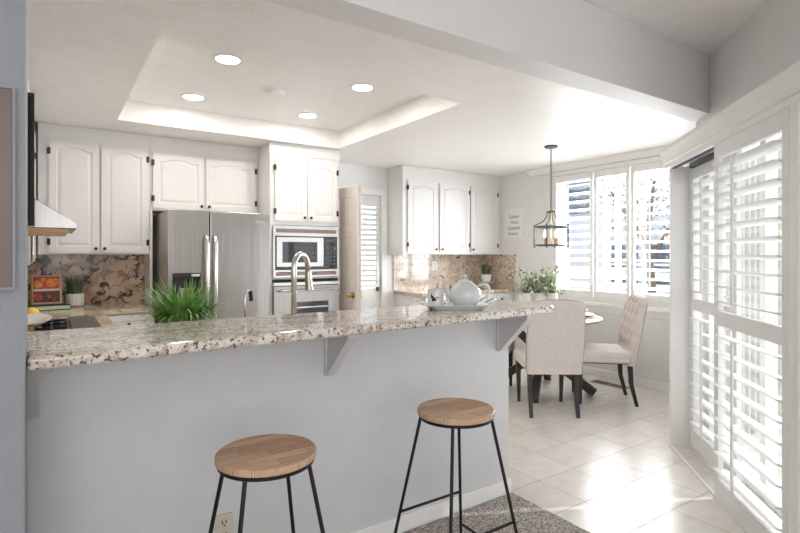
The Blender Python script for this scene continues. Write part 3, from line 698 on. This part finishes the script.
# ------------------------------------------------------------ faucets
fc = thing('kitchen_faucet', 'tall brushed nickel gooseneck faucet behind the bar', 'faucet', (.972, 2.35, .921), R(38))
lb(fc, MB().lathe([(.028, 0), (.028, .015), (.019, .03), (.018, .10), (.017, .12)], seg=20), 'base', 'chrome', smooth='auto')
pts = [(0, 0, .1), (0, 0, .36)] + [(.07 - .07 * cos(t * pi / 12), 0, .385 + .065 * sin(t * pi / 12)) for t in range(0, 12)] + [(.142, 0, .36)]
lb(fc, MB().tube(pts, .0135, 12), 'neck', 'chrome', smooth=True)
lb(fc, MB().cyl((.142, 0, .365), (.155, 0, .27), .015, .021), 'spray_head', 'chrome', smooth='auto')
lb(fc, MB().cyl((0, 0, .09), (0, .05, .10), .011).cyl((0, .05, .1), (0, .09, .15), .006), 'lever', 'chrome', smooth='auto')
fc = thing('water_tap', 'slim filtered water tap with black tip in front of the fridge', 'faucet', (.735, 2.35, .921), R(30))
lb(fc, MB().lathe([(.018, 0), (.018, .01), (.008, .02), (.007, .1)], seg=16), 'base', 'chrome', smooth='auto')
lb(fc, MB().tube([(0, 0, .08), (0, 0, .25), (.008, 0, .275), (.025, 0, .285), (.035, 0, .275)], .006), 'spout', 'chrome', smooth=True)
lb(fc, MB().cyl((.035, 0, .28), (.042, 0, .235), .009), 'tip', 'black')

# ------------------------------------------------------------ bar top, brackets, outlet, art
prof = [(-.053, 1.714), (2.20, 1.844), (2.25, 1.853), (2.285, 1.875), (2.305, 1.92), (2.305, 2.30), (-.418, 2.30), (-.418, 1.855), (-.053, 1.855)]
bt = tag(MB().prism(prof, 1.053, 1.092).build('bar_counter', 'bargranite', bevel=.014, seg=4), 'long speckled granite bar counter top with rounded edge', 'counter')
def bracket(x, lab):
    t = thing('shelf_bracket', lab, 'bracket', (x, 2.108, .836), 0, 'white brackets under the bar top')
    T = Matrix(((0, 0, 1, 0), (1, 0, 0, 0), (0, 1, 0, 0), (0, 0, 0, 1)))
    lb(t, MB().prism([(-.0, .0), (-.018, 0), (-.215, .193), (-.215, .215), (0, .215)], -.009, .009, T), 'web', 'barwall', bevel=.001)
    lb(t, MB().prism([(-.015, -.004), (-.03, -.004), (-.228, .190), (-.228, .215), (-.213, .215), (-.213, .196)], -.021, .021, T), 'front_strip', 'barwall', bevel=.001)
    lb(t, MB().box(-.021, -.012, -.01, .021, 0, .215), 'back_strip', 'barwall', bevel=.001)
bracket(1.035, 'pale triangular bracket under the middle of the bar top')
bracket(2.10, 'pale triangular bracket under the right end of the bar top')
bracket(-.05, 'pale narrow bracket under the left end of the bar top')
o = thing('wall_outlet', 'almond wall outlet low on the bar wall behind left stool', 'outlet', (.573, 2.105, .277))
lb(o, MB().box(-.036, -.005, -.057, .036, 0.003, .057), 'cover_plate', 'plate', bevel=.003)
for z in (.024, -.024):
    s_ = lb(o, MB().cyl((0, -.0052, z), (0, -.009, z), .017), 'socket', 'plate')
    MB().box(-.009, -.0105, z - .002, -.005, -.0092, z + .010).box(.005, -.0105, z - .002, .009, -.0092, z + .010).box(-.003, -.0105, z - .012, .003, -.0092, z - .006).build('slot', 'black', s_)
cv = thing('canvas_picture', 'plain taupe canvas hanging on the grey wall at far left', 'picture', (-.392, 1.70, 1.54))
lb(cv, MB().box(-.31, -.022, -.255, .31, -.001, .26), 'canvas', 'canvas', bevel=.002)
lb(cv, MB().box(-.316, -.025, -.261, -.31, -.0, .266).box(.31, -.025, -.261, .316, 0, .266).box(-.31, -.025, .26, .31, 0, .266).box(-.31, -.025, -.261, .31, 0, -.255), 'frame', 'greywall')

# ------------------------------------------------------------ stools
def stool():
    t = thing('bar_stool', 'x', 'stool', (0, 0, 0), 0, 'round wooden bar stools at the bar')
    lb(t, MB().lathe([(.150, .7335), (.154, .736), (.154, .752), (.151, .755), (.02, .7552)], seg=64), 'seat', 'seat', smooth='auto')
    lb(t, MB().lathe([(.140, .721), (.148, .721), (.148, .733), (.140, .733), (.140, .721)], seg=48), 'seat_ring', 'black', smooth='auto')
    rt, rb = .139, .295
    def at(z): return rt + (rb - rt) * (.70 - z) / .70
    for sx, sy in ((1, 1), (1, -1), (-1, 1), (-1, -1)):
        q = 1 / math.sqrt(2)
        lb(t, MB().cyl((sx * rt * q, sy * rt * q, .727), (sx * rb * q, sy * rb * q, .012), .0065, seg=12), 'leg', 'black', smooth='auto')
    q = 1 / math.sqrt(2)
    for z, pairs in ((.32, (((-1, 1), (1, 1)), ((-1, -1), (1, -1)))), (.16, (((-1, -1), (-1, 1)), ((1, -1), (1, 1))))):
        r_ = at(z) * q
        for (a, b_) in pairs:
            lb(t, MB().cyl((a[0] * r_, a[1] * r_, z), (b_[0] * r_, b_[1] * r_, z), .0055, seg=10), 'stretcher', 'black', smooth='auto')
    return t
s1 = stool(); s1.location = (1.345, 1.59, 0); s1['label'] = 'round wooden bar stool with black legs, right one, near the carpet edge'
s2 = copy_tree(s1); s2.location = (.562, 1.578, 0); s2['label'] = 'round wooden bar stool with black legs, left one, in front of outlet'

# ------------------------------------------------------------ tray, mug, teapot (on the bar)
TB = 1.0925
ty = thing('serving_tray', 'white serving tray with curved handles on the bar', 'tray', (1.715, 2.03, TB), R(-31))
m_ = MB(); 
def ring(hw, hh, z, n=40, p=4):
    out = []
    for i in range(n):
        a = 2 * pi * i / n; c_, s_ = cos(a), sin(a)
        out.append(m_.bm.verts.new((hw * abs(c_) ** (2 / p) * (1 if c_ > 0 else -1), hh * abs(s_) ** (2 / p) * (1 if s_ > 0 else -1), z)))
    return out
RS = [ring(.13, .085, 0), ring(.165, .105, .022), ring(.17, .109, .024), ring(.17, .109, .027), ring(.160, .10, .025), ring(.128, .082, .007)]
for a, b_ in zip(RS, RS[1:]):
    for i in range(40): m_.bm.faces.new((a[i], a[(i + 1) % 40], b_[(i + 1) % 40], b_[i]))
m_.bm.faces.new(RS[0]); m_.bm.faces.new(RS[-1])
lb(ty, m_, 'dish', 'ceramic', smooth='auto')
for s_ in (-1, 1):
    lb(ty, MB().tube([(s_ * .163, -.045, .026), (s_ * .185, -.045, .040), (s_ * .198, -.02, .048), (s_ * .198, .02, .048), (s_ * .185, .045, .040), (s_ * .163, .045, .026)], .006), 'handle', 'ceramic', smooth=True)
mg = thing('coffee_mug', 'white mug with a black butterfly on the serving tray', 'mug', (1.633, 2.088, TB + .008), R(-34))
lb(mg, MB().lathe([(.036, 0), (.042, .004), (.0425, .09), (.041, .094), (.0385, .092), (.0385, .01), (.005, .008)], seg=40), 'body', 'ceramic', smooth='auto')
lb(mg, MB().tube([(.041, 0, .078), (.062, 0, .080), (.073, 0, .060), (.071, 0, .032), (.058, 0, .018), (.041, 0, .022)], .0055), 'handle', 'ceramic', smooth=True)
m_ = MB()
def wrap(x, z): a = x / .0428; return (.0434 * sin(a), -.0434 * cos(a), z)
for wing in ([(-.013, .052), (-.028, .072), (-.030, .055), (-.024, .046)], [(-.013, .050), (-.024, .044), (-.022, .030), (-.015, .036)],
             [(-.012, .052), (.006, .056), (.014, .050), (.002, .044)], [(-.012, .050), (.0, .043), (.0, .036), (-.009, .036)], [(-.0145, .055), (-.0105, .055), (-.010, .034), (-.014, .034)]):
    a = [m_.bm.verts.new(wrap(x, z)) for x, z in wing]; b_ = [m_.bm.verts.new(Vector(wrap(x, z)) * 1) for x, z in wing]
    for v in b_: v.co.x *= .99; v.co.y *= .99
    m_.bm.faces.new(a); m_.bm.faces.new(b_)
    for i in range(4): m_.bm.faces.new((a[i], a[(i + 1) % 4], b_[(i + 1) % 4], b_[i]))
lb(mg, m_, 'butterfly_print', 'black')
tp = thing('teapot', 'round white ceramic teapot on the serving tray', 'teapot', (1.757, 2.005, TB + .008), R(-34)); tp.scale = (1.1, 1.1, 1.08)
lb(tp, MB().lathe([(.038, 0), (.044, .004), (.066, .028), (.074, .055), (.070, .083), (.052, .105), (.036, .114), (.034, .116), (.03, .112)], seg=48), 'body', 'ceramic', smooth='auto')
ld = lb(tp, MB().lathe([(.037, .1165), (.037, .119), (.025, .127), (.010, .131), (.007, .134), (.012, .141), (.011, .149), (.004, .153)], seg=32), 'lid', 'ceramic', smooth='auto')
lb(tp, MB().tube([(-.058, 0, .045), (-.077, 0, .066), (-.086, 0, .092), (-.097, 0, .116)], [.019, .013, .009, .007], 14), 'spout', 'ceramic', smooth=True)
lb(tp, MB().tube([(.058, 0, .098), (.085, 0, .110), (.108, 0, .100), (.114, 0, .078), (.100, 0, .050), (.066, 0, .032)], .006, 10), 'handle', 'ceramic', smooth=True)

# ------------------------------------------------------------ dining nook
dt = thing('dining_table', 'round wooden pedestal dining table under the lantern pendant', 'table', (4.09, 3.51, 0))
lb(dt, MB().lathe([(.02, .722), (.55, .722), (.575, .732), (.58, .742), (.575, .752), (.02, .752)], seg=72), 'table_top', 'table', smooth='auto')
for k in range(4):
    a = R(-57 + 90 * k); d = Vector((cos(a), sin(a), 0))
    off = Vector((-sin(a), cos(a), 0)) * .0
    lb(dt, MB().timber(d * .50 + Vector((0, 0, .03)), -d * .02 + Vector((0, 0, .40)), .075, .075).timber(-d * .02 + Vector((0, 0, .36)), d * .36 + Vector((0, 0, .70)), .07, .07), 'leg', 'basewood', bevel=.004)
lb(dt, MB().cyl((0, 0, .30), (0, 0, .47), .055), 'hub', 'basewood')
lb(dt, MB().box(-.4, -.04, .685, .4, .04, .721).box(-.04, -.4, .685, .04, .4, .721), 'apron', 'basewood')

def chair(tufted=True):
    t = thing('dining_chair', 'x', 'chair', (0, 0, 0), 0, 'upholstered dining chairs round the table')
    # seat
    m = MB(); m.box(-.235, -.22, .385, .235, .25, .49)
    bmesh.ops.subdivide_edges(m.bm, edges=m.bm.edges[:], cuts=4, use_grid_fill=True)
    for v in m.bm.verts:
        if v.co.z > .48: v.co.z += .022 * cos(v.co.x / .235 * pi / 2) * cos((v.co.y - .015) / .235 * pi / 2)
    o = lb(t, m, 'seat', 'fabric', bevel=.022, seg=4, smooth='auto')
    # back: curved panel, camel top, rear plain, front tufted
    NU, NV = 40, 52; m = MB(); F, B = [], []
    def hw(v): return .228 + .012 * sin(pi * min(1, v * 1.1))
    def top(u): return 1.0 - .030 * abs(u) ** 2.2 - (.035 * max(0, (abs(u) - .9) / .1) ** 2)
    for j in range(NV + 1):
        v = j / NV; fr_, br_ = [], []
        for i in range(NU + 1):
            u = -1 + 2 * i / NU
            z = .365 + v * (top(u) - .365); x = u * hw(v)
            yc = -.232 - .10 * max(0, (z - .42)) / .58 - .05 * max(0, (z - .75)) ** 1.5 * 2
            edge = min(1, (1 - abs(u)) / .12, (1 - v) / .06 if v < 1 else 0); edge = max(0, edge); r_ = math.sqrt(1 - (1 - edge) ** 2)
            th = .030 * r_
            if tufted and z > .50:
                uu, vv = u * 2.0, (z - .5) * 5.2
                tf = abs(sin(pi * (uu + vv) / 1) * sin(pi * (uu - vv) / 1)) ** .5
                th += (.038 * tf - .008) * r_ * min(1, (z - .5) / .06)
            else: th += .012 * r_
            fr_.append(m.bm.verts.new((x, yc + th, z))); br_.append(m.bm.verts.new((x, yc - .030 - .012 * r_, z)))
        F.append(fr_); B.append(br_)
    for j in range(NV):
        for i in range(NU):
            m.bm.faces.new((F[j][i], F[j][i + 1], F[j + 1][i + 1], F[j + 1][i])); m.bm.faces.new((B[j][i], B[j + 1][i], B[j + 1][i + 1], B[j][i + 1]))
        m.bm.faces.new((F[j][0], F[j + 1][0], B[j + 1][0], B[j][0])); m.bm.faces.new((F[j][NU], B[j][NU], B[j + 1][NU], F[j + 1][NU]))
    for i in range(NU):
        m.bm.faces.new((F[0][i], B[0][i], B[0][i + 1], F[0][i + 1])); m.bm.faces.new((F[NV][i], F[NV][i + 1], B[NV][i + 1], B[NV][i]))
    edgepts = [B[j][0].co.copy() for j in range(0, NV + 1, 3)] + [B[NV][i].co.copy() for i in range(2, NU - 1, 2)] + [B[j][NU].co.copy() for j in range(NV, -1, -3)]
    bk = lb(t, m, 'backrest', 'fabric', smooth='auto')
    MB().tube(edgepts, .004, 6).build('piping', 'piping', bk, smooth=True)
    if tufted:
        m = MB()
        for r_ in range(5):
            for k in range(-2, 3):
                uu = (k + (.5 if r_ % 2 else 0)) * .5 * 1.0; z = .5 + (r_ + 1) * .5 / 5.2 * 1.0
                uu = (k * .5 if (r_ + 1) % 2 == 0 else k * .5 + .25)
                if abs(uu) > .85 or z > .97: continue
                yc = -.232 - .10 * (z - .42) / .58 - .05 * max(0, (z - .75)) ** 1.5 * 2
                m.ball((uu * .235, yc + .030, z), .010, (1, .6, 1), 8)
        m.build('button', 'piping', bk, smooth=True)
    for sx in (-1, 1):
        lb(t, MB().timber((sx * .20, .215, .385), (sx * .195, .215, 0), .042, .042, (0, 1, 0), .026, .026), 'leg', 'legwood', bevel=.003)
        m = MB(); m.timber((sx * .195, -.215, .385), (sx * .195, -.225, .2), .040, .042, (0, 1, 0), .034, .036).timber((sx * .195, -.225, .2), (sx * .195, -.275, 0), .034, .036, (0, 1, 0), .028, .028)
        lb(t, m, 'leg', 'legwood', bevel=.002)
    lb(t, MB().box(-.2, -.19, .375, .2, .2, .386), 'underside', 'black')
    return t
c1 = chair(); c1.location = (3.655, 3.085, 0); c1.rotation_euler = (0, 0, R(-35)); c1['label'] = 'cream dining chair seen from behind, its plain back towards the bar'
c2 = copy_tree(c1); c2.location = (4.315, 2.995, 0); c2.rotation_euler = (0, 0, R(46)); c2['label'] = 'cream dining chair with tufted back in profile below the window'
c3 = copy_tree(c1); c3.location = (3.69, 3.88, 0); c3.rotation_euler = (0, 0, R(-145)); c3['label'] = 'cream dining chair mostly hidden behind the bar end, seat peeking out'
# tableware
def setting(x, y, where, rz=0):
    o = tag(MB().lathe([(.02, 0), (.165, .0), (.168, .004), (.02, .006)], seg=48).build('placemat', 'weave', smooth='auto'), 'round straw placemat on the table, ' + where, 'placemat', 'straw placemats on the dining table'); o.location = (x, y, .753)
    o = tag(MB().lathe([(.05, 0), (.08, .004), (.125, .018), (.125, .022), (.08, .010), (.02, .008)], seg=40).build('dinner_plate', 'ceramic', smooth='auto'), 'white dinner plate on the placemat, ' + where, 'plate', 'white plates on the dining table'); o.location = (x, y, .7595)
    b_ = thing('teacup', 'white cup on the plate, ' + where, 'cup', (x, y, .769), rz)
    lb(b_, MB().lathe([(.03, 0), (.034, .004), (.055, .04), (.062, .072), (.059, .072), (.05, .04), (.01, .01)], seg=32), 'bowl', 'ceramic', smooth='auto')
    lb(b_, MB().tube([(.057, 0, .058), (.078, 0, .060), (.082, 0, .04), (.05, 0, .022)], .004), 'handle', 'ceramic', smooth=True)
setting(4.37, 3.25, 'right side by the tufted chair', R(-30))
#setting(3.80, 3.70, 'left side behind the bar end')
# planter with olive branches
vz = thing('planter', 'leafy olive branches with dark berries in white pots on the table', 'plant', (4.115, 3.565, .753), R(-34)); vz.scale = (1.2, 1.2, 1.42)
for x in (-.11, 0, .11):
    lb(vz, MB().lathe([(.035, 0), (.044, .015), (.052, .11), (.048, .16), (.043, .16), (.045, .13), (.01, .12)], c=(x, 0, 0), seg=28), 'pot', 'pot', smooth='auto')
rd = random.Random(21); mL, mB, mS = MB(), MB(), MB()
for i in range(54):
    a = rd.uniform(0, 2 * pi); x0 = rd.choice((-.11, 0, .11)); ln = rd.uniform(.10, .235); le = rd.uniform(.15, 1.0)
    d = Vector((cos(a) * sin(le), sin(a) * sin(le) * .8, cos(le))); p0 = Vector((x0, 0, .13)); pts = []
    for k in range(6):
        t_ = k / 5; pts.append(p0 + d * ln * t_ + Vector((0, 0, -.05 * t_ * t_ * le)))
    mS.tube(pts, .0016, 5)
    for k in range(1, 6):
        for s_ in (-1, 1, 0):
            n_ = Vector((rd.uniform(-1, 1), rd.uniform(-1, 1), rd.uniform(-.3, 1))).normalized(); L_ = rd.uniform(.032, .055)
            q = pts[k]; e = n_ * L_; sd = e.cross(Vector((.2, .1, 1))).normalized() * L_ * .3
            up_ = Vector((0, 0, .003)); vs = [mL.bm.verts.new(q), mL.bm.verts.new(q + e * .5 + sd + up_), mL.bm.verts.new(q + e), mL.bm.verts.new(q + e * .5 - sd + up_)]
            mL.bm.faces.new(vs)
    if i % 2 == 0:
        for k in range(3): mB.ball(pts[-1] + Vector((rd.gauss(0, .012), rd.gauss(0, .012), rd.gauss(0, .012))), .0065, seg=8)
lb(vz, mS, 'stems', 'bark'); lb(vz, mL, 'leaves', 'olive'); tag(lb(vz, mB, 'berries', 'berry', smooth=True), kind='stuff')

# pendant
pn = thing('pendant_lantern', 'dark metal lantern pendant with four candle bulbs over the table', 'pendant lamp', (4.09, 3.39, 2.44))
lb(pn, MB().lathe([(.055, -.02), (.065, -.012), (.065, -.001), (.02, -.001)], seg=32), 'canopy', 'iron', smooth='auto')
m_ = MB(); z = -.022; i = 0
while z > -.645:
    a = (i % 2) * pi / 2; pts = [(.008 * cos(t) * cos(a), .008 * cos(t) * sin(a), z - .013 + .016 * sin(t)) for t in [k * pi / 4 for k in range(8)]]
    m_.tube(pts, .0026, 6, close=True); z -= .024; i += 1
lb(pn, m_, 'chain', 'iron')
lb(pn, MB().lathe([(.02, -0.660), (.045, -0.655), (.045, -0.645), (.01, -0.635)], seg=24), 'cap', 'iron', smooth='auto')
RO = .165
fr = MB()
for k in range(4):
    a = pi / 4 + k * pi / 2 + R(-34) + .25; c_, s_ = cos(a), sin(a)
    pts = [(.035, -0.655), (.045, -0.695), (.07, -0.735), (.11, -0.760), (RO, -0.780)]
    fr.tube([(r * c_, r * s_, z) for r, z in pts], .0055, 6); fr.box(-.006, -.006, -1.005, .006, .006, -0.775, Matrix.Translation((RO * c_, RO * s_, 0)))
lb(pn, fr, 'frame', 'iron')
for z in (-0.800, -0.980):
    lb(pn, MB().lathe([(.158, z - .008), (.163, z - .008), (.163, z + .008), (.158, z + .008), (.158, z - .008)], seg=48), 'ring', 'iron')
lb(pn, MB().box(-.158, -.006, -0.987, .158, .006, -0.977).box(-.006, -.158, -0.987, .006, .158, -0.977), 'arm', 'iron')
lb(pn, MB().cyl((0, 0, -0.985), (0, 0, -0.655), .004, seg=8), 'stem', 'brass')
for k in range(4):
    a = k * pi / 2; x, y = .075 * cos(a), .075 * sin(a)
    cd = lb(pn, MB().cyl((x, y, -0.975), (x, y, -0.900), .011).cyl((x, y, -0.977), (x, y, -0.971), .018), 'candle_sleeve', 'candle', smooth='auto')
    m_ = MB().lathe([(.006, -0.900), (.014, -0.880), (.013, -0.860), (.005, -0.835), (.001, -0.827)], c=(x, y, 0), seg=14); m_.build('bulb', 'bulb', cd, smooth=True)
# wall sign
sg = thing('wall_sign', 'small white sign with grey words beside the wall cabinet', 'sign', (XN, 4.825, 1.785))
lb(sg, MB().box(-.018, -.165, -.19, -.001, .165, .19), 'board', 'white', bevel=.002)
for i, (s_, dy) in enumerate((('Gather', .0), ('Here', .01), ('Grateful', .0), ('Hearts', -.02))):
    text(s_, .065, 'ink', sg, Matrix.Translation((-.0195, -dy, .085 - i * .075)) @ Matrix.Rotation(R(-90), 4, 'Z') @ Matrix.Rotation(R(90), 4, 'X'))
# floor vent
fv = thing('floor_vent', 'bronze floor register in the tiles below the window', 'vent', (4.88, 3.27, 0))
lb(fv, MB().box(-.065, -.21, .0, .065, .21, .005), 'frame', 'vent', bevel=.002)
m_ = MB()
for s_ in (-1, 1):
    for i in range(7): m_.box(-.045, s_ * .1 - .085 + i * .026, .0052, .045, s_ * .1 - .085 + i * .026 + .017, .0065)
lb(fv, m_, 'slots', 'ventslot')

# recessed lamps and smoke detector in the tray
for lab, x, y in (('front left', .933, 3.33), ('back left', .932, 4.28), ('back right', 1.90, 4.28), ('front right', 1.915, 3.33)):
    t = thing('recessed_light', 'round recessed ceiling light in the tray, %s one' % lab, 'ceiling light', (x, y, 2.61), 0, 'recessed lights in the ceiling tray')
    lb(t, MB().lathe([(.073, -.006), (.095, -.004), (.098, -.001), (.073, -.001), (.073, -.006)], seg=40), 'trim_ring', 'white', smooth='auto')
    lb(t, MB().cyl((0, 0, -.004), (0, 0, -.001), .072, seg=40), 'lamp_disc', 'lamp')
    l = bpy.data.lights.new('recessed_lamp', 'AREA'); l.shape = 'DISK'; l.size = .14; l.energy = 3.8; l.color = (1, .94, .87)
    o = bpy.data.objects.new('recessed_lamp', l); COL.objects.link(o); o.parent = t; o.location = (0, 0, -.012)
o = tag(MB().lathe([(.045, -.025), (.062, -.02), (.065, -.001), (.01, -.001)], seg=36).build('smoke_detector', 'ceil', smooth='auto'), 'flat round smoke detector in the middle of ceiling tray', 'smoke detector')
o.location = (1.42, 3.78, 2.61)
